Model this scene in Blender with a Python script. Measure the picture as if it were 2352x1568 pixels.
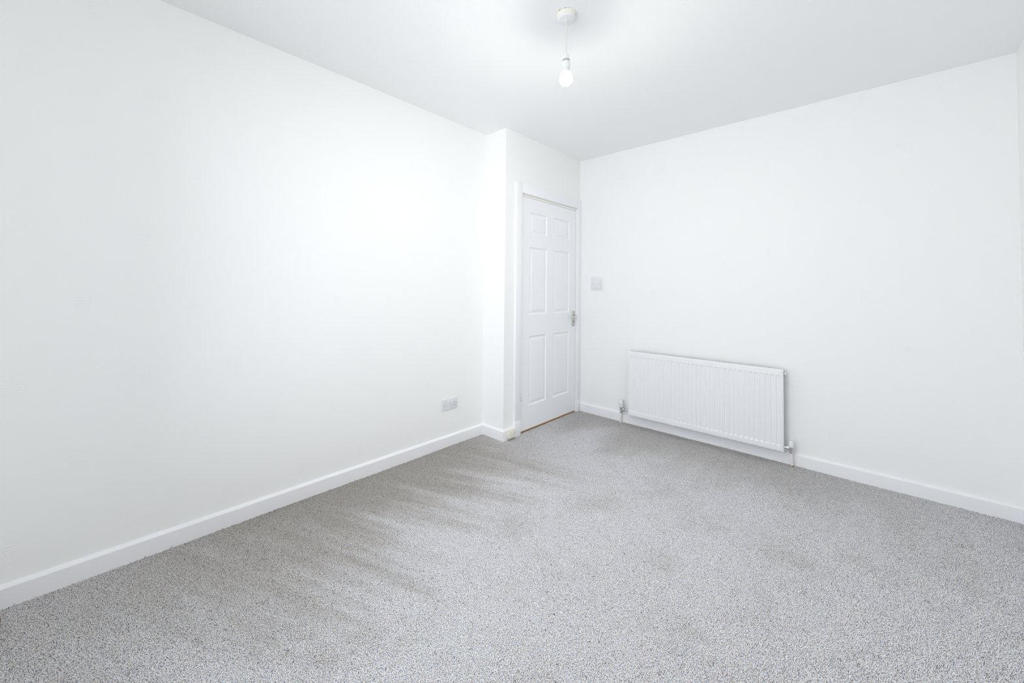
import bpy, bmesh, math, random
import numpy as np
from mathutils import Vector, Matrix

for o in list(bpy.data.objects):
    bpy.data.objects.remove(o, do_unlink=True)
S = bpy.context.scene
C = S.collection

# ------------------------------------------------------------------ room dimensions (metres)
XR, XB = 3.351, -0.335          # radiator wall, window wall
YL, YN = 2.3786, -0.602         # long left wall, near wall
XE, YD = 2.255, 2.1448          # boxed-out door section: its return face and its front
H = 2.503                       # ceiling height
VX0, VX1, VZ0, VZ1 = -0.18, 0.72, 0.80, 2.05   # window added unseen in the near wall to brighten the left wall
WY0, WY1, WZ0, WZ1 = 0.22, 1.92, 0.42, 2.20   # window opening in the wall behind the camera

# ------------------------------------------------------------------ camera
cam_d = bpy.data.cameras.new('camera')
cam = bpy.data.objects.new('camera', cam_d)
C.objects.link(cam)
S.camera = cam
F_PX, YAW, PITCH, ROLL, CY = 893.2, 0.7416, -0.0262, 0.0105, 641.46
fw = Vector((math.cos(YAW), math.sin(YAW), 0)); rt = Vector((math.sin(YAW), -math.cos(YAW), 0)); up = Vector((0, 0, 1))
fw2 = fw * math.cos(PITCH) - up * math.sin(PITCH)
up2 = up * math.cos(PITCH) + fw * math.sin(PITCH)
r2 = rt * math.cos(ROLL) + up2 * math.sin(ROLL)
u2 = up2 * math.cos(ROLL) - rt * math.sin(ROLL)
M = Matrix((( r2.x, u2.x, -fw2.x, 0), (r2.y, u2.y, -fw2.y, 0), (r2.z, u2.z, -fw2.z, 0), (0, 0, 0, 1)))
cam.matrix_world = Matrix.Translation((0, 0, 1.196)) @ M
cam_d.sensor_fit = 'HORIZONTAL'
cam_d.sensor_width = 36.0
cam_d.lens = 36.0 * F_PX / 2352.0
cam_d.shift_y = (CY - 784.0) / 2352.0
cam_d.clip_start = 0.02

# ------------------------------------------------------------------ daylight, exposure
SKY = 4.35
BULB = 820.0
W = bpy.data.worlds.new('overcast_sky'); S.world = W
W.use_nodes = True
bg = W.node_tree.nodes['Background']
bg.inputs[0].default_value = (0.862, 0.912, 0.968, 1)
bg.inputs[1].default_value = SKY
pl = bpy.data.lights.new('window_portal', 'AREA')      # guides sampling of the sky through the window; emits nothing
pl.shape = 'RECTANGLE'; pl.size = WY1 - WY0; pl.size_y = WZ1 - WZ0
pl.cycles.is_portal = True
plo = bpy.data.objects.new('window_portal', pl); C.objects.link(plo)
plo.location = (XB - 0.11, (WY0 + WY1) / 2, (WZ0 + WZ1) / 2)
plo.rotation_euler = (math.pi / 2, 0, -math.pi / 2)
pl2 = bpy.data.lights.new('window_portal', 'AREA')  # portal for the added near-wall window
pl2.shape = 'RECTANGLE'; pl2.size = VX1 - VX0; pl2.size_y = VZ1 - VZ0
pl2.cycles.is_portal = True
plo2 = bpy.data.objects.new('window_portal', pl2); C.objects.link(plo2)
plo2.location = ((VX0 + VX1) / 2, YN - 0.11, (VZ0 + VZ1) / 2)
plo2.rotation_euler = (math.pi / 2, 0, 0)
S.view_settings.view_transform = 'Standard'
S.view_settings.look = 'None'
S.view_settings.gamma = 1.0
S.view_settings.use_curve_mapping = False
S.view_settings.exposure = 0.09
S.cycles.max_bounces = 12
S.cycles.diffuse_bounces = 8
S.cycles.use_denoising = True
S.cycles.use_adaptive_sampling = True
S.cycles.adaptive_threshold = 0.02

random.seed(4)
rng = np.random.default_rng(7)

# ------------------------------------------------------------------ materials
def mat(name, col, rough=0.5, metal=0.0, spec=0.5):
    m = bpy.data.materials.new(name); m.use_nodes = True
    b = m.node_tree.nodes['Principled BSDF']
    b.inputs['Base Color'].default_value = (*col, 1)
    b.inputs['Roughness'].default_value = rough
    b.inputs['Metallic'].default_value = metal
    b.inputs['Specular IOR Level'].default_value = spec
    return m

class NT:
    def __init__(s, m): s.t = m.node_tree; s.n = s.t.nodes; s.b = s.n['Principled BSDF']
    def link(s, a, b): s.t.links.new(a, b)
    def val(s, sock, v):
        if isinstance(v, (int, float)): sock.default_value = v
        elif isinstance(v, tuple): sock.default_value = v
        else: s.link(v, sock)
    def math(s, op, a, b=None, c=None):
        n = s.n.new('ShaderNodeMath'); n.operation = op
        for i, v in enumerate((a, b, c)):
            if v is not None: s.val(n.inputs[i], v)
        return n.outputs[0]
    def rng(s, v, a, b, c, d, smooth=True):
        n = s.n.new('ShaderNodeMapRange'); n.interpolation_type = 'SMOOTHSTEP' if smooth else 'LINEAR'
        s.val(n.inputs[0], v)
        for i, q in enumerate((a, b, c, d)): n.inputs[i + 1].default_value = q
        return n.outputs[0]
    def pos(s):
        return s.n.new('ShaderNodeNewGeometry').outputs['Position']
    def sep(s, v):
        n = s.n.new('ShaderNodeSeparateXYZ'); s.link(v, n.inputs[0]); return n.outputs
    def comb(s, x, y, z):
        n = s.n.new('ShaderNodeCombineXYZ')
        for i, v in enumerate((x, y, z)): s.val(n.inputs[i], v)
        return n.outputs[0]
    def noise(s, vec, scale, detail=2.0, rough=0.5, dist=0.0):
        n = s.n.new('ShaderNodeTexNoise')
        s.link(vec, n.inputs['Vector'])
        n.inputs['Scale'].default_value = scale; n.inputs['Detail'].default_value = detail
        n.inputs['Roughness'].default_value = rough; n.inputs['Distortion'].default_value = dist
        return n.outputs['Fac']
    def bump(s, h, strength, dist):
        n = s.n.new('ShaderNodeBump'); n.inputs['Strength'].default_value = strength; n.inputs['Distance'].default_value = dist
        s.link(h, n.inputs['Height']); s.link(n.outputs[0], s.b.inputs['Normal'])
    def mix(s, f, a, b):
        n = s.n.new('ShaderNodeMix'); n.data_type = 'RGBA'
        s.val(n.inputs[0], f)
        for i, v in ((6, a), (7, b)):
            if isinstance(v, tuple): n.inputs[i].default_value = (*v, 1)
            else: s.link(v, n.inputs[i])
        return n.outputs[2]

def wallpaper(name, col, axis, u0, v0):
    """painted blown-vinyl wallpaper: a lattice of small patches of raised horizontal ridges"""
    m = mat(name, col, 0.55, 0, 0.3); t = NT(m)
    p = t.pos(); xyz = t.sep(p)
    u = xyz[axis]; v = xyz[2]
    wob = t.math('MULTIPLY', t.math('SUBTRACT', t.noise(p, 26.0, 2), 0.5), 0.006)
    vw = t.math('ADD', v, wob)
    PU, PV = 0.344, 0.622
    def lattice(du, dv, wu, wv):
        a = t.math('MULTIPLY', t.math('PINGPONG', t.math('DIVIDE', t.math('SUBTRACT', u, u0 + du), PU), 0.5), PU)
        b = t.math('MULTIPLY', t.math('PINGPONG', t.math('DIVIDE', t.math('SUBTRACT', v, v0 + dv), PV), 0.5), PV)
        return t.math('MULTIPLY', t.rng(a, wu - 0.002, wu + 0.002, 1, 0), t.rng(b, wv - 0.003, wv + 0.003, 1, 0))
    ridge = t.math('SINE', t.math('MULTIPLY', vw, 2 * math.pi / 0.0112))
    ridge = t.rng(ridge, -0.2, 0.9, 0, 1)
    main = t.math('ADD', lattice(0, 0, 0.024, 0.034), lattice(PU / 2, PV / 2, 0.024, 0.034))
    side = t.math('ADD', lattice(-0.046, -0.034, 0.016, 0.022), lattice(PU / 2 - 0.046, PV / 2 - 0.034, 0.016, 0.022))
    hgt = t.math('MULTIPLY', t.math('ADD', main, t.math('MULTIPLY', side, 0.35)), ridge)
    q = t.comb(t.math('MULTIPLY', u, 0.35), 0.0, v)
    fine = t.noise(q, 420.0, 2)
    hgt = t.math('ADD', hgt, t.math('MULTIPLY', fine, 0.22))
    hgt = t.math('ADD', hgt, t.math('MULTIPLY', t.noise(p, 7.0, 2), 1.2))
    t.bump(hgt, 0.46, 0.0010)
    return m

WHITE = (0.928, 0.934, 0.929)
M_wallL = wallpaper('wallpaper_long_wall', WHITE, 0, -0.008, 0.498)
M_wallR = wallpaper('wallpaper_radiator_wall', WHITE, 1, 0.015, 0.567)
M_wallD = wallpaper('wallpaper_door_wall', WHITE, 0, 2.40, 0.80)
M_wallE = wallpaper('wallpaper_return', WHITE, 1, 2.30, 0.80)

def ceiling_mat():
    m = mat('ceiling_paint', (0.932, 0.939, 0.938), 0.7, 0, 0.2); t = NT(m)
    p = t.pos()
    w = t.n.new('ShaderNodeTexWave'); w.wave_type = 'RINGS'; w.rings_direction = 'Z'
    w.inputs['Scale'].default_value = 16.0; w.inputs['Distortion'].default_value = 14.0
    w.inputs['Detail'].default_value = 2.0; w.inputs['Detail Scale'].default_value = 0.35
    t.link(p, w.inputs['Vector'])
    patch = t.rng(t.noise(p, 2.6, 2), 0.45, 0.65, 0, 1)
    h = t.math('MULTIPLY', w.outputs['Fac'], patch)
    h = t.math('ADD', h, t.math('MULTIPLY', t.noise(p, 130.0, 3), 0.5))
    t.bump(h, 0.17, 0.0011)
    return m
M_ceil = ceiling_mat()

def gloss_paint(name, col, rough=0.32):
    m = mat(name, col, rough, 0, 0.45); t = NT(m)
    t.bump(t.noise(t.pos(), 60.0, 2), 0.12, 0.0008)
    return m
M_trim = gloss_paint('trim_gloss_paint', (0.92, 0.928, 0.95), 0.35)
M_door = gloss_paint('door_satin_paint', (0.92, 0.93, 0.955), 0.38)
M_lining = gloss_paint('lit_lining_cream', (0.90, 0.88, 0.81), 0.5)  # pale cream stands in for light on the door lining
M_rad = gloss_paint('radiator_enamel', (0.89, 0.897, 0.92), 0.28)
M_plastic = mat('white_plastic', (0.84, 0.85, 0.86), 0.3)
M_plastic2 = mat('pale_grey_plastic', (0.83, 0.845, 0.855), 0.35)
M_plastic3 = mat('socket_plastic', (0.775, 0.785, 0.815), 0.4)
M_slot = mat('pin_slot_shadow_grey', (0.17, 0.17, 0.18), 0.6)
M_cream = mat('cream_plastic', (0.84, 0.82, 0.70), 0.35)
M_oldrose = mat('yellowed_plastic', (0.87, 0.845, 0.75), 0.4)
M_pipe = mat('painted_pipe', (0.84, 0.83, 0.79), 0.35)
M_chrome = mat('chrome', (0.72, 0.73, 0.74), 0.14, 1.0)
M_nickel = mat('brushed_nickel', (0.62, 0.58, 0.53), 0.3, 1.0)
M_brass = mat('aged_brass', (0.45, 0.37, 0.24), 0.35, 1.0)
M_dark = mat('dark_recess', (0.03, 0.03, 0.032), 0.7)
M_screw = mat('screw_steel', (0.25, 0.25, 0.26), 0.4, 1.0)
M_fin = mat('shaded_fin_grey', (0.30, 0.30, 0.29), 0.5, 0.3)  # fin grey darkened to paint in the shade inside the radiator
M_grey = mat('grey_collar', (0.42, 0.43, 0.45), 0.4)
M_lead = mat('cream_flex', (0.80, 0.77, 0.68), 0.5)
M_thread = mat('carpet_thread_yarn', (0.42, 0.40, 0.36), 0.9)
M_pvc = mat('window_upvc', (0.85, 0.86, 0.87), 0.25)

def wood(name, c1, c2):
    m = mat(name, c1, 0.5); t = NT(m)
    xyz = t.sep(t.pos())
    q = t.comb(t.math('MULTIPLY', xyz[0], 0.15), xyz[1], xyz[2])
    t.link(t.mix(t.rng(t.noise(q, 90.0, 3), 0.35, 0.65, 0, 1), c1, c2), t.b.inputs['Base Color'])
    return m
M_wood = wood('threshold_wood', (0.36, 0.25, 0.17), (0.27, 0.17, 0.11))
M_rawwood = wood('bare_pine', (0.86, 0.57, 0.35), (0.78, 0.47, 0.26))
M_batten = wood('brown_batten_wood', (0.30, 0.15, 0.05), (0.20, 0.09, 0.03))

def carpet_mat():
    m = mat('grey_twist_pile', (0.4, 0.4, 0.4), 0.95, 0, 0.05); t = NT(m)
    xyz = t.sep(t.pos())
    x, y = xyz[0], xyz[1]
    flat = t.comb(x, y, 0.0)
    fleck = t.rng(t.noise(flat, 390.0, 1.5, 0.5, 0.3), 0.395, 0.575, 0, 1)
    col = t.mix(fleck, (0.155, 0.149, 0.147), (0.96, 0.953, 0.948))
    # warm and cool flecks of the blended yarn
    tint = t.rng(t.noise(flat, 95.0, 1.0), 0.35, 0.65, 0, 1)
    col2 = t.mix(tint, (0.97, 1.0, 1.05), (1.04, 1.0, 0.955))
    mm = t.n.new('ShaderNodeMix'); mm.data_type = 'RGBA'; mm.blend_type = 'MULTIPLY'; mm.inputs[0].default_value = 1
    t.link(col, mm.inputs[6]); t.link(col2, mm.inputs[7])
    # nap streaks of brushed pile, with dimmer, warmer light by the walls painted in
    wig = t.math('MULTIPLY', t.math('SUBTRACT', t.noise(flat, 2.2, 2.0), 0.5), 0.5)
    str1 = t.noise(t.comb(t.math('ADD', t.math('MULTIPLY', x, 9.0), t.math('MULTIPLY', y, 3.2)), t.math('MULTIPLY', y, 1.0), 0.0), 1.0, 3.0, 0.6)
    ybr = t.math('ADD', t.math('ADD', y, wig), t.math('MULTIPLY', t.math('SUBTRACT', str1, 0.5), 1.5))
    lay_shade1 = t.rng(ybr, 1.25, 2.25, 0, 1.0)
    lay_shade1 = t.math('MULTIPLY', t.math('MULTIPLY', lay_shade1, t.rng(x, 1.9, 2.6, 1, 0.15)), t.rng(x, -0.2, 0.8, 0.45, 1))
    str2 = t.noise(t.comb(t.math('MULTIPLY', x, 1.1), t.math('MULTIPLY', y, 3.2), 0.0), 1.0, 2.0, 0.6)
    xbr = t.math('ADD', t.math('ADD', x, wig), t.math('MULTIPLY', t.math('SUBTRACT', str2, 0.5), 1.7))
    lay_shade2 = t.math('MULTIPLY', t.rng(xbr, 2.35, 3.25, 0, 0.62), t.rng(y, -0.5, 0.7, 0.25, 1))
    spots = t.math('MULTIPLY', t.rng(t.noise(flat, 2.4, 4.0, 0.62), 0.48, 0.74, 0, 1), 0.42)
    lay_shade = t.math('MINIMUM', t.math('MAXIMUM', t.math('MAXIMUM', lay_shade1, lay_shade2), spots), 1.0)
    nap_light_tint = t.mix(lay_shade, (0.992, 1.0, 1.04), (0.60, 0.57, 0.525))  # cool end holds the daylight tint, dark end the dimmer wall side
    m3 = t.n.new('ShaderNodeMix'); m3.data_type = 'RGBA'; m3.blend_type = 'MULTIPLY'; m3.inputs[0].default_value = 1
    t.link(mm.outputs[2], m3.inputs[6]); t.link(nap_light_tint, m3.inputs[7])
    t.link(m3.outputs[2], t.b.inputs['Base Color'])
    t.b.inputs['Sheen Weight'].default_value = 0.15
    return m
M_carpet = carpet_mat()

def bulb_mat(name='lit_bulb_glass', strength=BULB):
    m = bpy.data.materials.new(name); m.use_nodes = True
    n = m.node_tree.nodes; n.clear()
    e = n.new('ShaderNodeEmission'); e.inputs[0].default_value = (1.0, 0.955, 0.90, 1); e.inputs[1].default_value = strength
    o = n.new('ShaderNodeOutputMaterial'); m.node_tree.links.new(e.outputs[0], o.inputs[0])
    return m
M_bulb = bulb_mat()
M_glow = bulb_mat('bulb_shoulder_glow', BULB / 150.0)

def glass_mat():
    m = bpy.data.materials.new('window_glass'); m.use_nodes = True
    n = m.node_tree.nodes; n.clear(); L = m.node_tree.links
    fr = n.new('ShaderNodeFresnel'); fr.inputs[0].default_value = 1.45
    a = n.new('ShaderNodeBsdfTransparent'); b = n.new('ShaderNodeBsdfGlossy'); b.inputs['Roughness'].default_value = 0.02
    mx = n.new('ShaderNodeMixShader'); o = n.new('ShaderNodeOutputMaterial')
    L.new(fr.outputs[0], mx.inputs[0]); L.new(a.outputs[0], mx.inputs[1]); L.new(b.outputs[0], mx.inputs[2]); L.new(mx.outputs[0], o.inputs[0])
    return m
M_glass = glass_mat()

# ------------------------------------------------------------------ mesh helpers
def box(bm, x0, x1, y0, y1, z0, z1, bev=0.0, seg=2):
    r = bmesh.ops.create_cube(bm, size=1.0)
    vs = r['verts']
    for v in vs:
        v.co = Vector(((x0 + x1) / 2 + v.co.x * (x1 - x0), (y0 + y1) / 2 + v.co.y * (y1 - y0), (z0 + z1) / 2 + v.co.z * (z1 - z0)))
    if bev:
        es = {e for v in vs for e in v.link_edges}
        bmesh.ops.bevel(bm, geom=list(es), offset=bev, segments=seg, affect='EDGES', profile=0.5)
    return bm

def frame_of(d):
    d = d.normalized()
    a = Vector((0, 0, 1)) if abs(d.z) < 0.9 else Vector((1, 0, 0))
    s = d.cross(a).normalized()
    return s, s.cross(d).normalized()

def tube(bm, pts, rad, n=14, caps=True):
    pts = [Vector(p) for p in pts]
    rads = rad if isinstance(rad, (list, tuple)) else [rad] * len(pts)
    rings = []
    s = t = None
    for i, p in enumerate(pts):
        d = (pts[min(i + 1, len(pts) - 1)] - pts[max(i - 1, 0)])
        if s is None: s, t = frame_of(d)
        else:
            d = d.normalized(); s = (s - d * s.dot(d)).normalized(); t = s.cross(d).normalized()
        rings.append([bm.verts.new(p + (s * math.cos(2 * math.pi * k / n) + t * math.sin(2 * math.pi * k / n)) * rads[i]) for k in range(n)])
    for a, b in zip(rings, rings[1:]):
        for k in range(n):
            bm.faces.new((a[k], a[(k + 1) % n], b[(k + 1) % n], b[k]))
    if caps:
        bm.faces.new(rings[0][::-1]); bm.faces.new(rings[-1])
    return bm

def lathe(bm, origin, axis, prof, n=28):
    """prof: (distance along axis, radius)"""
    o = Vector(origin); d = Vector(axis).normalized(); s, t = frame_of(d)
    rings = []
    for h, r in prof:
        if r < 1e-6: rings.append([bm.verts.new(o + d * h)])
        else: rings.append([bm.verts.new(o + d * h + (s * math.cos(2 * math.pi * k / n) + t * math.sin(2 * math.pi * k / n)) * r) for k in range(n)])
    for a, b in zip(rings, rings[1:]):
        for k in range(n):
            q = [a[k % len(a)], a[(k + 1) % len(a)], b[(k + 1) % len(b)], b[k % len(b)]]
            q = [v for i, v in enumerate(q) if v not in q[:i]]
            if len(q) > 2: bm.faces.new(q)
    if len(rings[0]) > 1: bm.faces.new(rings[0][::-1])
    if len(rings[-1]) > 1: bm.faces.new(rings[-1])
    return bm

def obj(name, bm, m, parent=None, smooth=False, label=None):
    bmesh.ops.recalc_face_normals(bm, faces=bm.faces)
    me = bpy.data.meshes.new(name); bm.to_mesh(me); bm.free()
    return obj_me(name, me, m, parent, smooth, label)

def obj_me(name, me, m, parent=None, smooth=False, label=None):
    o = bpy.data.objects.new(name, me); C.objects.link(o)
    if not me.materials: me.materials.append(m)
    if smooth:
        for p in me.polygons: p.use_smooth = True
        try: me.set_sharp_from_angle(angle=math.radians(38))
        except Exception: pass
    if parent is not None:
        o.parent = parent
        o.matrix_parent_inverse = parent.matrix_world.inverted() if parent.type == 'EMPTY' else Matrix.Identity(4)
    if label: o['label'] = label
    return o

def NB(): return bmesh.new()

def thing(name, loc, label, cat, kind=None, group=None):
    o = bpy.data.objects.new(name, None); C.objects.link(o)
    o.empty_display_size = 0.05
    o.matrix_world = Matrix.Translation(loc)
    return tag(o, label, cat, kind, group)

def tag(o, label, cat, kind=None, group=None):
    o['label'] = label; o['category'] = cat
    if kind: o['kind'] = kind
    if group: o['group'] = group
    return o

def struct(name, bm, m, label, cat, smooth=False):
    return tag(obj(name, bm, m, None, smooth), label, cat, 'structure')

# ------------------------------------------------------------------ floor and carpet
T = 0.10
bm = NB(); box(bm, XB - T, XR + T, YN - T, YL + T, -0.12, -0.014)
floor = struct('floor', bm, M_batten, 'floor covered wall to wall in flecked grey carpet', 'floor')

def carpet():
    d = 0.005
    xs = np.arange(XB, XR + d * 0.5, d); ys = np.arange(YN, YL + d * 0.5, d)
    nx, ny = len(xs), len(ys)
    gx, gy = np.meshgrid(xs, ys, indexing='ij')
    jit = 0.0017
    px = gx + rng.uniform(-jit, jit, gx.shape); py = gy + rng.uniform(-jit, jit, gx.shape)
    ii, jj = np.meshgrid(np.arange(nx), np.arange(ny), indexing='ij')
    tuft = np.where((ii + jj) % 2 == 0, 0.0014, -0.0014)
    und = 0.0015 * np.sin(gx * 5.1 + 1.3 * np.sin(gy * 3.7)) * np.cos(gy * 4.3)
    pz = tuft + rng.normal(0, 0.0009, gx.shape) + und
    co = np.stack([px, py, pz], -1).reshape(-1, 3).astype(np.float32)
    idx = (ii * ny + jj)
    q = np.stack([idx[:-1, :-1], idx[1:, :-1], idx[1:, 1:], idx[:-1, 1:]], -1).reshape(-1, 4)
    cx = (gx[:-1, :-1] + d / 2).reshape(-1); cy = (gy[:-1, :-1] + d / 2).reshape(-1)
    keep = ~((cx > XE + 0.01) & (cy > YD + 0.012))
    q = q[keep].astype(np.int32)
    me = bpy.data.meshes.new('carpet_pile')
    me.vertices.add(len(co)); me.vertices.foreach_set('co', co.ravel())
    me.loops.add(q.size); me.loops.foreach_set('vertex_index', q.ravel())
    me.polygons.add(len(q)); me.polygons.foreach_set('loop_start', np.arange(0, q.size, 4, dtype=np.int32))
    me.update(calc_edges=True)
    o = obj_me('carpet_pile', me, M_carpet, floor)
    o['kind'] = 'stuff'; o['label'] = 'flecked light and dark grey twist-pile carpet'
    return o
carpet()

# a few frayed threads standing along the skirting
for (x, y, dx, dy, l) in ((1.405, YL - 0.021, 0.6, -0.2, 0.012), (0.285, YL - 0.022, 1, -0.1, 0.013), (0.20, YL - 0.022, 1, -0.1, 0.011),
                          (-0.155, YL - 0.024, 0.5, -0.3, 0.014), (XR - 0.022, 1.235, -0.2, 0.7, 0.012), (XR - 0.022, 0.335, -0.3, 0.5, 0.012)):
    bm = NB()
    tube(bm, [(x, y, 0.0), (x + dx * l * 0.3, y + dy * l * 0.3, l * 0.5), (x + dx * l * 0.8, y + dy * l * 0.8, l * 0.75)], [0.0013, 0.0011, 0.0006], 6)
    obj('loose_thread', bm, M_thread, floor, True)

# ------------------------------------------------------------------ ceiling and walls
bm = NB(); box(bm, XB - T, XR + T, YN - T, YL + T, H, H + 0.1)
struct('ceiling', bm, M_ceil, 'plain white ceiling with faint swirled texture', 'ceiling')

bm = NB(); box(bm, XB - T, XR + T, YL, YL + T, -0.014, H)
wall_left = struct('wall_left', bm, M_wallL, 'long white papered wall holding the double socket', 'wall')
for x in (0.37, 0.4355, 0.5987, 0.7358):       # filled screw holes left in a row
    bm = NB()
    lathe(bm, (x, YL + 0.0006, 0.62), (0, -1, 0), [(0, 0.0075), (0.0016, 0.006), (0.0026, 0.0028), (0.0012, 0.0016), (0.001, 0)], 14)
    for v in bm.verts: v.co.z = 0.62 + (v.co.z - 0.62) * 0.62 + (v.co.x - x) * 0.22
    obj('filled_screw_hole', bm, M_wallL, wall_left, True)

bm = NB(); box(bm, XR, XR + T, YN - T, YL, -0.014, H)
struct('wall_right', bm, M_wallR, 'white papered wall behind the panel radiator', 'wall')
bm = NB()
box(bm, XB - T, VX0, YN - T, YN, -0.014, H); box(bm, VX1, XR, YN - T, YN, -0.014, H)
box(bm, VX0, VX1, YN - T, YN, -0.014, VZ0); box(bm, VX0, VX1, YN - T, YN, VZ1, H)
struct('wall_near', bm, M_wallL, 'white papered wall meeting the radiator wall at its bare end', 'wall')

bm = NB()                                        # wall with the window, behind the camera
box(bm, XB - T, XB, YN, WY0, -0.014, H); box(bm, XB - T, XB, WY1, YL, -0.014, H)
box(bm, XB - T, XB, WY0, WY1, -0.014, WZ0); box(bm, XB - T, XB, WY0, WY1, WZ1, H)
struct('wall_window', bm, M_wallR, 'white papered wall around the window', 'wall')

# boxed-out section with the door recess
DX0, DX1, DZ1 = 2.445, 3.281, 2.008
bm = NB(); box(bm, XE, XE + 0.012, YD, YL, -0.014, H)
struct('wall_return', bm, M_wallE, 'narrow white return face of the boxed-out door section', 'wall')
bm = NB()
box(bm, XE + 0.012, DX0, YD, YL, -0.014, H)
box(bm, DX0, DX1, YD, YL, DZ1, H)
box(bm, DX1, XR, YD, YL, -0.014, H)
box(bm, DX0, DX1, YD + 0.11, YL, -0.014, DZ1)
struct('wall_door', bm, M_wallD, 'white papered boxed-out wall around the panelled door', 'wall')

# ------------------------------------------------------------------ skirting boards
TK = 0.018
def board(name, A, B, n, m0, m1, label, h=0.0):
    A = Vector((*A, 0)); B = Vector((*B, 0)); n = Vector((*n, 0)); d = (B - A).normalized()
    prof = [(0, -0.012), (TK, -0.012), (TK, 0.0725), (TK - 0.0015, 0.0755), (TK - 0.006, 0.0785), (0.004, 0.0835), (0, 0.0845)]
    bm = NB()
    ra = [bm.verts.new(A + n * o + d * (m0 * o) + Vector((0, 0, z))) for o, z in prof]
    rb = [bm.verts.new(B + n * o + d * (m1 * o) + Vector((0, 0, z))) for o, z in prof]
    k = len(prof)
    for i in range(k): bm.faces.new((ra[i], ra[(i + 1) % k], rb[(i + 1) % k], rb[i]))
    bm.faces.new(ra[::-1]); bm.faces.new(rb)
    return struct(name, bm, M_trim, label, 'skirting board')
board('baseboard_left', (XB, YL), (XE, YL), (0, -1), 1, -1, 'long white skirting board below the double socket')
board('baseboard_return', (XE, YL), (XE, YD), (-1, 0), 1, 1, 'short white skirting board on the boxed-out return')
board('baseboard_door', (XE, YD), (2.3695, YD), (0, -1), -1, 0, 'stub of white skirting board carrying the cream junction box')
bb_right = board('baseboard_right', (XR, YD - 0.022), (XR, YN), (-1, 0), 0, -1, 'white skirting board running under the radiator')
board('baseboard_near', (XR, YN), (XB, YN), (0, 1), 1, -1, 'white skirting board on the near wall past the radiator')
board('baseboard_window', (XB, YN), (XB, YL), (1, 0), 1, -1, 'white skirting board under the window')
bm = NB(); lathe(bm, (XR - TK + 0.001, 2.022, 0.058), (-1, 0, 0), [(0, 0.003), (0.0015, 0.003)], 10)
obj('nail_hole', bm, M_dark, bb_right)

# ------------------------------------------------------------------ door casing
AP = 0.020                                       # how far the architrave stands out
arch = thing('trim_1', (2.40, YD, 0), 'white architrave framing the panelled door', 'door frame', 'structure')
def abox(x0, x1, z0, z1, y=AP, bev=0.0015):
    bm = NB(); box(bm, x0, x1, YD - y, YD + 0.0005, z0, z1, bev, 2); return bm
obj('architrave_board', abox(2.3700, 2.4405, 0.125, 2.092), M_trim, arch, True)
obj('architrave_board', abox(3.287, XR - 0.001, 0.115, 2.092, 0.016), M_trim, arch, True)
obj('architrave_board', abox(2.4400, 3.2880, 2.010, 2.0918, AP - 0.0004), M_trim, arch, True)
obj('plinth_block', abox(2.3690, 2.4430, -0.01, 0.1245, AP + 0.003, 0.0025), M_trim, arch, True)
obj('plinth_block', abox(3.285, XR - 0.0005, -0.01, 0.1145, 0.019, 0.0025), M_trim, arch, True)

# ------------------------------------------------------------------ six-panel door
door = thing('door_1', (2.45, YD, 0), 'white six-panel door with brushed lever handle', 'door', 'structure')
LX0, LX1, LZ0, LZ1 = 2.4490, 3.2770, 0.016, 1.9855
LY0, LY1 = YD + 0.002, YD + 0.037
PXS = ((2.5670, 2.8120), (2.9160, 3.1690))
PZS = ((0.2080, 0.7980), (0.9820, 1.5660), (1.6780, 1.8690))
def leaf():
    bm = NB()
    gx = [LX0, PXS[0][0], PXS[0][1], PXS[1][0], PXS[1][1], LX1]
    gz = [LZ0] + [z for p in PZS for z in p] + [LZ1]
    g = {(i, k): bm.verts.new((x, LY0, z)) for i, x in enumerate(gx) for k, z in enumerate(gz)}
    for i in range(len(gx) - 1):
        for k in range(len(gz) - 1):
            if i % 2 == 1 and k % 2 == 1: continue
            bm.faces.new((g[i, k], g[i + 1, k], g[i + 1, k + 1], g[i, k + 1]))
    c = [bm.verts.new((x, LY1, z)) for x, z in ((LX0, LZ0), (LX1, LZ0), (LX1, LZ1), (LX0, LZ1))]
    bm.faces.new(c)
    ni, nk = len(gx) - 1, len(gz) - 1
    bm.faces.new([g[i, 0] for i in range(ni + 1)] + [c[1], c[0]])
    bm.faces.new([g[i, nk] for i in range(ni + 1)] + [c[2], c[3]])
    bm.faces.new([g[0, k] for k in range(nk + 1)] + [c[3], c[0]])
    bm.faces.new([g[ni, k] for k in range(nk + 1)] + [c[2], c[1]])
    return bm
door_leaf = obj('door_leaf', leaf(), M_door, door)
for zi, (z0, z1) in enumerate(PZS):
    for (x0, x1) in PXS:
        bm = NB(); rings = []
        for ins, dep in ((0, 0), (0.003, 0.0015), (0.008, 0.0075), (0.012, 0.0095), (0.017, 0.0095), (0.036, 0.0030), (0.0385, 0.0026)):
            rings.append([bm.verts.new((x, LY0 + dep, z)) for x, z in ((x0 + ins, z0 + ins), (x1 - ins, z0 + ins), (x1 - ins, z1 - ins), (x0 + ins, z1 - ins))])
        for a, b in zip(rings, rings[1:]):
            for k in range(4): bm.faces.new((a[k], a[(k + 1) % 4], b[(k + 1) % 4], b[k]))
        bm.faces.new(rings[-1])
        obj('panel', bm, M_door, door_leaf)
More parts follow.
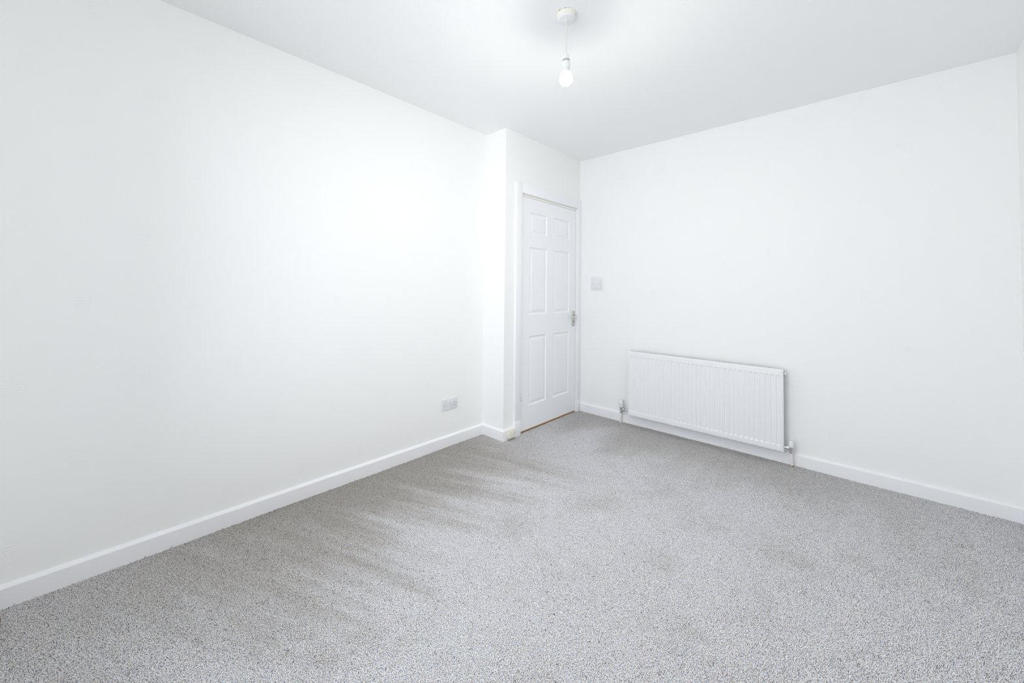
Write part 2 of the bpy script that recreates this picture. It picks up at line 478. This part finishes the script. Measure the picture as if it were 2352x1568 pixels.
# stops of the lining, the threshold strip and the bare bottom edge
bm = NB()
box(bm, DX0, DX1, YD + 0.041, YD + 0.06, 1.955, DZ1)
obj('door_stop', bm, M_trim, door)
bm = NB(); box(bm, DX0 + 0.001, DX1 - 0.001, YD + 0.004, YD + 0.038, 1.9885, DZ1 - 0.0010)  # strip added across the gap so the recessed lining reads lit
obj('lining_fill_strip', bm, M_lining, door, label='added cream strip standing in for the lit lining above the door leaf')
for x0, x1 in ((DX0, DX0 + 0.014), (DX1 - 0.014, DX1)):
    bm = NB(); box(bm, x0, x1, YD + 0.041, YD + 0.06, 0, 1.954); obj('door_stop', bm, M_trim, door)
bm = NB(); box(bm, DX0, DX1, YD - 0.002, YD + 0.10, -0.013, 0.0035, 0.002)
obj('threshold', bm, M_wood, door, label='bare orange-brown wooden threshold strip')
bm = NB(); box(bm, LX0, LX1, LY0 + 0.0005, LY1 - 0.001, 0.0085, LZ0)
obj('bottom_edge', bm, M_rawwood, door, label='bare wooden bottom edge')
# butt hinges
for z in (0.290, 1.70):
    bm = NB()
    xh, yh = 2.4590, YD - 0.0055
    for k in range(5):
        z0 = z - 0.036 + k * 0.0147
        tube(bm, [(xh, yh, z0), (xh, yh, z0 + 0.0137)], 0.0045, 12)
    hg = obj('hinge', bm, M_trim, door, True)
    for dz in ((0.007, -0.012) if z < 1 else ()):
        bm = NB(); lathe(bm, (xh + 0.0005, yh - 0.0035, z + dz), (-0.5, -1, 0), [(0, 0.0036), (0.0025, 0.003), (0.003, 0)], 10)
        obj('pin', bm, M_screw, hg, True)
# lever handle on a long plate
hx = 3.2400
bm = NB(); box(bm, hx - 0.019, hx + 0.019, LY0 - 0.007, LY0, 0.842, 0.992, 0.003, 3)
hp = obj('handle', bm, M_nickel, door, True, 'brushed metal lever handle on a tall plate')
for z in (0.852, 0.982):
    bm = NB(); lathe(bm, (hx, LY0 - 0.0065, z), (0, -1, 0), [(0, 0.004), (0.0015, 0.0035), (0.0018, 0)], 12); obj('screw', bm, M_screw, hp, True)
bm = NB(); lathe(bm, (hx, LY0 - 0.006, 0.940), (0, -1, 0), [(0, 0.0185), (0.006, 0.0185), (0.009, 0.0155), (0.010, 0.0105), (0.030, 0.0095), (0.032, 0.0)], 24)
obj('lever_rose', bm, M_brass, hp, True)
bm = NB()
tube(bm, [(hx + 0.006, LY0 - 0.037, 0.940), (hx - 0.012, LY0 - 0.039, 0.940), (hx - 0.05, LY0 - 0.040, 0.939), (hx - 0.088, LY0 - 0.038, 0.938), (hx - 0.100, LY0 - 0.033, 0.938)],
     [0.0075, 0.0085, 0.008, 0.0075, 0.005], 14)
obj('lever', bm, M_chrome, hp, True)
bm = NB(); box(bm, hx - 0.004, hx + 0.004, LY0 - 0.0078, LY0 - 0.0065, 0.878, 0.900, 0.001); obj('keyhole', bm, M_dark, hp)

# ------------------------------------------------------------------ panel radiator
RY0, RY1, RZ0, RZ1 = 0.4400, 1.5890, 0.0900, 0.6580
RX = XR - 0.077                                   # front face
RBX = XR - 0.022                                  # back of the casing
rad = thing('radiator', (RX, (RY0 + RY1) / 2, 0), 'white ribbed panel radiator with pipes on the papered wall', 'radiator')
def front_panel():
    bm = NB()
    pitch = 0.0329; n = 34
    c0 = (RY0 + RY1) / 2 - pitch * (n - 1) / 2
    ys = [(RY0, 0.010, 0), (RY0 + 0.003, 0.004, 0), (RY0 + 0.008, 0.0015, 0), (RY0 + 0.0145, 0.0015, 0), (RY0 + 0.016, 0.0, 0)]
    for k in range(n):
        c = c0 + k * pitch
        ys += [(c - 0.0125, 0.0, 0), (c - 0.0070, 0.0, 1), (c + 0.0070, 0.0, 1), (c + 0.0125, 0.0, 0)]
    ys += [(RY1 - 0.016, 0, 0), (RY1 - 0.0145, 0.0015, 0), (RY1 - 0.008, 0.0015, 0), (RY1 - 0.003, 0.004, 0), (RY1, 0.010, 0)]
    zs = [(RZ0, 0.010, 0), (RZ0 + 0.003, 0.004, 0), (RZ0 + 0.007, 0.0015, 0), (RZ0 + 0.0115, 0.0015, 0), (RZ0 + 0.013, 0, 0), (0.131, 0, 0), (0.1385, 0, 1), (0.6115, 0, 1), (0.6185, 0, 0),
          (RZ1 - 0.0095, 0, 0), (RZ1 - 0.008, 0.0015, 0), (RZ1 - 0.005, 0.0015, 0), (RZ1 - 0.002, 0.004, 0), (RZ1, 0.010, 0)]
    G = 0.0048
    g = [[bm.verts.new((RX + max(ry, rz) + G * gy * gz, y, z)) for (z, rz, gz) in zs] for (y, ry, gy) in ys]
    for i in range(len(ys) - 1):
        for k in range(len(zs) - 1):
            bm.faces.new((g[i][k], g[i + 1][k], g[i + 1][k + 1], g[i][k + 1]))
    back = [bm.verts.new((RX + 0.016, y, z)) for y, z in ((RY0, RZ0), (RY1, RZ0), (RY1, RZ1), (RY0, RZ1))]
    bm.faces.new(back)
    a, b = len(ys) - 1, len(zs) - 1
    bm.faces.new([g[i][0] for i in range(a + 1)] + [back[1], back[0]])
    bm.faces.new([g[i][b] for i in range(a + 1)] + [back[2], back[3]])
    bm.faces.new([g[0][k] for k in range(b + 1)] + [back[3], back[0]])
    bm.faces.new([g[a][k] for k in range(b + 1)] + [back[2], back[1]])
    return bm
obj('front_panel', front_panel(), M_rad, rad)
# convector fins between panel and wall
bm = NB()
for k in range(56):
    y = RY0 + 0.018 + k * (RY1 - RY0 - 0.036) / 55
    box(bm, RX + 0.018, RBX - 0.004, y - 0.0006, y + 0.0006, RZ0 + 0.035, RZ1 - 0.006)
o = obj('convector_fins', bm, M_fin, rad); o['kind'] = 'stuff'
# top grille: a plate with a row of slots along its back
bm = NB()
gz0, gz1 = RZ1 - 0.0018, RZ1 - 0.0005
sx0, sx1 = RBX - 0.034, RBX - 0.005
box(bm, RX + 0.0165, sx0, RY0 + 0.0035, RY1 - 0.0035, gz0, gz1)
box(bm, sx1, RBX, RY0 + 0.0035, RY1 - 0.0035, gz0, gz1)
NS = 78
p = (RY1 - RY0 - 0.05) / NS
box(bm, sx0, sx1, RY0 + 0.0035, RY0 + 0.025 + 0.0035, gz0, gz1)
for k in range(NS):
    y = RY0 + 0.025 + (k + 1) * p
    box(bm, sx0, sx1, y - 0.0026, y + 0.0026 if k < NS - 1 else RY1 - 0.0035, gz0, gz1)
obj('top_grille', bm, M_rad, rad)
# wall brackets
for y in (RY0 + 0.16, RY1 - 0.16):
    bm = NB(); box(bm, RBX, XR - 0.001, y - 0.02, y + 0.02, RZ0 + 0.06, RZ1 - 0.06); obj('wall_bracket', bm, M_rad, rad)
# bleed valve at the top of the free end
bm = NB(); lathe(bm, (RX + 0.030, RY0 + 0.002, RZ1 - 0.030), (0, -1, 0), [(0, 0.013), (0.006, 0.013), (0.008, 0.011), (0.014, 0.009), (0.0145, 0)], 6)
bv = obj('bleed_plug', bm, M_plastic, rad)
bm = NB(); box(bm, RX + 0.019, RX + 0.028, RY0 - 0.004, RY0 + 0.0015, RZ1 - 0.046, RZ1 - 0.017, 0.001); obj('plug_seat', bm, M_screw, bv)
# blanking plug at the other top corner
bm = NB(); box(bm, RX + 0.022, RBX - 0.004, RY1 - 0.022, RY1 - 0.014, RZ1 - 0.001, RZ1 + 0.0012); obj('corner_clip', bm, M_grey, rad)

VX = XR - 0.050
VZ = 0.124
def nut(bm, o, axis, r, l): lathe(bm, o, axis, [(0, r * 0.92), (0.001, r), (l - 0.001, r), (l, r * 0.92)], 6)
# thermostatic valve at the far end
vy = 1.6630
bm = NB()
lathe(bm, (VX, vy, VZ - 0.022), (0, 0, 1), [(0, 0.011), (0.012, 0.011), (0.013, 0.0135), (0.030, 0.0135), (0.031, 0.011), (0.040, 0.011)], 20)
tube(bm, [(VX, vy, VZ), (VX, vy - 0.03, VZ)], 0.010, 16)
nut(bm, (VX, vy - 0.018, VZ), (0, -1, 0), 0.0165, 0.016)
tube(bm, [(VX, vy - 0.03, VZ), (VX, RY1 - 0.004, VZ)], 0.0095, 16)
nut(bm, (VX, vy, VZ - 0.034), (0, 0, 1), 0.0145, 0.014)
tv = obj('thermostatic_valve', bm, M_chrome, rad, True, 'chrome valve body under a white thermostatic head')
bm = NB()
lathe(bm, (VX, vy, VZ + 0.018), (0, 0, 1), [(0, 0.019), (0.003, 0.0215), (0.026, 0.0225), (0.0275, 0.0205), (0.0305, 0.0205), (0.032, 0.0225), (0.060, 0.0205), (0.068, 0.0175), (0.070, 0.012), (0.070, 0)], 28)
obj('valve_head', bm, M_plastic, tv, True)
bm = NB(); nut(bm, (VX, vy, VZ + 0.009), (0, 0, 1), 0.017, 0.010); obj('collar_nut', bm, M_chrome, tv)
bm = NB(); box(bm, VX - 0.0235, VX - 0.0195, vy - 0.006, vy + 0.006, VZ + 0.0455, VZ + 0.0485); obj('setting_mark', bm, M_grey, tv)
# lockshield valve at the near end
ly = 0.4010
bm = NB()
lathe(bm, (VX, ly, VZ - 0.020), (0, 0, 1), [(0, 0.011), (0.010, 0.011), (0.011, 0.013), (0.028, 0.013), (0.029, 0.010), (0.034, 0.010)], 20)
tube(bm, [(VX, ly, VZ), (VX, RY0 + 0.004, VZ)], 0.009, 16)
nut(bm, (VX, ly + 0.012, VZ), (0, 1, 0), 0.0145, 0.014)
nut(bm, (VX, ly, VZ - 0.032), (0, 0, 1), 0.0140, 0.013)
lv = obj('lockshield_valve', bm, M_chrome, rad, True, 'chrome lockshield valve under a plain white cap')
bm = NB(); lathe(bm, (VX, ly, VZ + 0.010), (0, 0, 1), [(0, 0.0155), (0.028, 0.014), (0.038, 0.012), (0.042, 0.008), (0.043, 0)], 24); obj('valve_cap', bm, M_plastic, lv, True)
# feed pipes into the floor
for y, yb, xb in ((vy, 1.672, VX), (ly, 0.397, VX + 0.004)):
    bm = NB(); tube(bm, [(VX, y, VZ - 0.030), (VX, y, 0.07), (xb, yb, -0.013)], 0.0086, 18)
    obj('feed_pipe', bm, M_pipe, rad, True, 'white painted pipe rising from the carpet')
bm = NB(); tube(bm, [(VX + 0.004, 0.397, 0.0), (VX + 0.004, 0.397, 0.010)], 0.0098, 16); obj('pipe_collar', bm, M_wood, rad, True)

# ------------------------------------------------------------------ double socket on the long wall
sxm, szm = 1.9005, 0.3165
sock = thing('double_socket', (sxm, YL, szm), 'white double wall socket above the skirting of the long wall', 'socket')
fy = YL - 0.0085
bm = NB(); box(bm, sxm - 0.074, sxm + 0.074, fy, YL, szm - 0.041, szm + 0.041, 0.0022, 3)
obj('face_plate', bm, M_plastic3, sock, True)
for s in (-1, 1):
    for (dx, dz, w, h) in ((0.0, 0.0080, 0.0036, 0.0075), (-0.0115, -0.0135, 0.0055, 0.0040), (0.0115, -0.0135, 0.0055, 0.0040)):
        bm = NB(); x = sxm + s * 0.041 + dx; z = szm + dz
        box(bm, x - w / 2, x + w / 2, fy - 0.0002, fy + 0.004, z - h / 2, z + h / 2); obj('pin_slot', bm, M_slot, sock)
    bm = NB(); lathe(bm, (sxm + s * 0.0605, fy + 0.0005, szm), (0, -1, 0), [(0, 0.0034), (0.0012, 0.0030), (0.0013, 0)], 12); obj('screw', bm, M_screw, sock, True)
    bm = NB(); x = sxm + s * 0.0105
    box(bm, x - 0.0085, x + 0.0085, fy - 0.0035, fy + 0.001, szm + 0.006, szm + 0.028, 0.001)
    for v in bm.verts:
        if v.co.z < szm + 0.017 and v.co.y < fy - 0.001: v.co.y -= 0.002
    obj('rocker', bm, M_plastic, sock, True)

# ------------------------------------------------------------------ light switch on the radiator wall
wym, wzm = 1.9460, 1.2605
sw = thing('light_switch', (XR, wym, wzm), 'white single light switch on a square surround beside the door', 'switch')
bm = NB(); box(bm, XR - 0.0035, XR, wym - 0.066, wym + 0.066, wzm - 0.066, wzm + 0.066, 0.001, 2); obj('surround_plate', bm, M_plastic2, sw, True)
bm = NB(); box(bm, XR - 0.0130, XR - 0.0036, wym - 0.0415, wym + 0.0415, wzm - 0.041, wzm + 0.041, 0.0018, 3); obj('face_plate', bm, M_plastic2, sw, True)
bm = NB(); box(bm, XR - 0.0175, XR - 0.0128, wym - 0.0095, wym + 0.0095, wzm - 0.015, wzm + 0.015, 0.0012, 2)
for v in bm.verts:
    if v.co.z > wzm and v.co.x < XR - 0.014: v.co.x += 0.0025
obj('rocker', bm, M_plastic, sw, True)
for s in (-1, 1):
    bm = NB(); lathe(bm, (XR - 0.0126, wym + s * 0.0302, wzm), (-1, 0, 0), [(0, 0.0034), (0.0012, 0.003), (0.0013, 0)], 12); obj('screw', bm, M_screw, sw, True)

# ------------------------------------------------------------------ cream junction box on the skirting stub
jb = thing('junction_box', (2.315, YD - 0.018, 0.05), 'small cream plastic junction box on the skirting beside the door', 'junction box')
jy = YD - 0.018
bm = NB(); box(bm, 2.281, 2.350, jy - 0.012, jy, 0.0185, 0.0815, 0.002, 2); obj('base', bm, M_cream, jb, True)
bm = NB(); box(bm, 2.280, 2.351, jy - 0.030, jy - 0.0122, 0.0175, 0.0825, 0.0035, 3); cv = obj('cover', bm, M_cream, jb, True)
for x, z in ((2.292, 0.044), (2.339, 0.055)):
    bm = NB(); lathe(bm, (x, jy - 0.0297, z), (0, -1, 0), [(0, 0.003), (0.001, 0.0027), (0.0011, 0)], 12); obj('screw', bm, M_grey, cv, True)

# ------------------------------------------------------------------ pendant lamp
lx, lyy = 1.5005, 1.0423
lamp = thing('pendant_light', (lx, lyy, H), 'bare lit bulb hanging on a short flex from the ceiling', 'lamp')
bm = NB(); lathe(bm, (lx, lyy, H), (0, 0, -1), [(0, 0.0452), (0.010, 0.0452), (0.0215, 0.0428)], 40); obj('rose_base', bm, M_oldrose, lamp, True, 'yellowed ceiling rose base with chipped paint')
bm = NB(); lathe(bm, (lx, lyy, H), (0, 0, -1), [(0.0217, 0.0424), (0.0235, 0.0422), (0.0275, 0.0395), (0.0300, 0.0330), (0.0312, 0.012), (0.0330, 0.0085), (0.0345, 0.0065)], 40); obj('rose_cover', bm, M_plastic, lamp, True)
for a, w, m in ((172, 0.010, M_dark), (208, 0.006, M_dark), (226, 0.004, M_brass), (297, 0.008, M_brass), (189, 0.004, M_brass)):   # chips of old paint round the rim
    bm = NB(); a = math.radians(a)
    ca, sa = math.cos(a), math.sin(a)
    box(bm, -0.0015, 0.0008, -w / 2, w / 2, -0.0002, 0.0020, 0.0004, 1)
    for v in bm.verts:
        x, y, z = v.co; v.co = Vector((lx + ca * (0.0452 + x) - sa * y, lyy + sa * (0.0452 + x) + ca * y, H - 0.0022 + z))
    obj('paint_chip', bm, m, lamp)
bm = NB(); tube(bm, [(lx, lyy, H - 0.034), (lx + 0.0006, lyy - 0.0004, H - 0.13), (lx - 0.0004, lyy + 0.0003, 2.304)], 0.0033, 12); obj('flex', bm, M_lead, lamp, True)
bm = NB(); lathe(bm, (lx, lyy, 2.308), (0, 0, -1), [(0, 0.006), (0.002, 0.0115), (0.004, 0.0135), (0.023, 0.0155), (0.024, 0.0155)], 30)
hold = obj('lamp_holder', bm, M_plastic, lamp, True)
bm = NB(); lathe(bm, (lx, lyy, 2.2838), (0, 0, -1), [(0, 0.0155), (0.001, 0.0172), (0.0085, 0.0176), (0.0095, 0.0165)], 30); obj('collar', bm, M_grey, hold, True, 'grey shade ring')
bm = NB(); lathe(bm, (lx, lyy, 2.2742), (0, 0, -1), [(0, 0.0165), (0.001, 0.0182), (0.026, 0.0190), (0.028, 0.0180)], 30); obj('skirt', bm, M_plastic, hold, True)
cz, R = 0.0540, 0.0310
bm = NB(); lathe(bm, (lx, lyy, 2.2470), (0, 0, -1), [(0, 0.0135), (0.008, 0.0150), (0.016, 0.0178), (0.026, 0.0228)], 36)
obj('bulb_body', bm, M_plastic, lamp, True)
bm = NB(); lathe(bm, (lx, lyy, 2.2470), (0, 0, -1), [(0.0262, 0.0229), (0.036, 0.0276), (0.046, 0.0303), (0.054, 0.0311), (0.0600, 0.0305)], 36)
obj('bulb_shoulder', bm, M_glow, lamp, True, 'softly glowing upper part of the bulb')
bm = NB()
prof = []
for k in range(10):
    a = math.radians(11 + k * 73 / 9)
    prof.append((cz + R * math.sin(a), R * math.cos(a)))
prof.append((cz + R, 0))
lathe(bm, (lx, lyy, 2.2470), (0, 0, -1), prof, 36)
obj('bulb', bm, M_bulb, lamp, True, 'glowing white glass dome of the bulb')

# ------------------------------------------------------------------ brown batten end by the long wall
bm = NB(); box(bm, XB + 0.022, -0.1700, 2.186, 2.204, 0.0, 0.064, 0.002, 2)
tag(obj('wooden_batten', bm, M_batten, None, True), 'short brown wooden batten standing on the carpet beside the long wall', 'batten')

# ------------------------------------------------------------------ window behind the camera, and one added beside it for light
def window(name, u0, u1, z0, z1, put, loc, label):
    """put(u, d) -> x, y: u along the wall, d outwards from the inner face"""
    win = thing(name, loc, label, 'window', 'structure')
    def wb(bm, ua, ub, d0, d1, za, zb, bev=0.0):
        xa, ya = put(ua, d0); xb, yb = put(ub, d1)
        box(bm, min(xa, xb), max(xa, xb), min(ya, yb), max(ya, yb), za, zb, bev)
    b = 0.05; um = (u0 + u1) / 2
    bm = NB()
    wb(bm, u0, u0 + b, 0.03, 0.085, z0, z1); wb(bm, u1 - b, u1, 0.03, 0.085, z0, z1)
    wb(bm, u0 + b, u1 - b, 0.03, 0.085, z0, z0 + b); wb(bm, u0 + b, u1 - b, 0.03, 0.085, z1 - b, z1)
    wb(bm, um - b / 2, um + b / 2, 0.03, 0.085, z0 + b, z1 - b)
    obj('window_frame', bm, M_pvc, win)
    for ua, ub in ((u0 + b, um - b / 2), (um + b / 2, u1 - b)):
        bm = NB(); wb(bm, ua, ub, 0.056, 0.060, z0 + b, z1 - b); obj('pane', bm, M_glass, win)
    bm = NB(); wb(bm, u0 - 0.03, u1 + 0.03, -0.06, -0.0005, z0 - 0.028, z0 - 0.001, 0.004); obj('window_sill', bm, M_trim, win)
window('window_1', WY0, WY1, WZ0, WZ1, lambda u, d: (XB - d, u), (XB - 0.06, (WY0 + WY1) / 2, WZ0), 'wide white framed window facing the radiator wall')
window('added_window', VX0, VX1, VZ0, VZ1, lambda u, d: (u, YN - d), ((VX0 + VX1) / 2, YN - 0.06, VZ0), 'added white framed window, unseen, lighting the long socket wall')
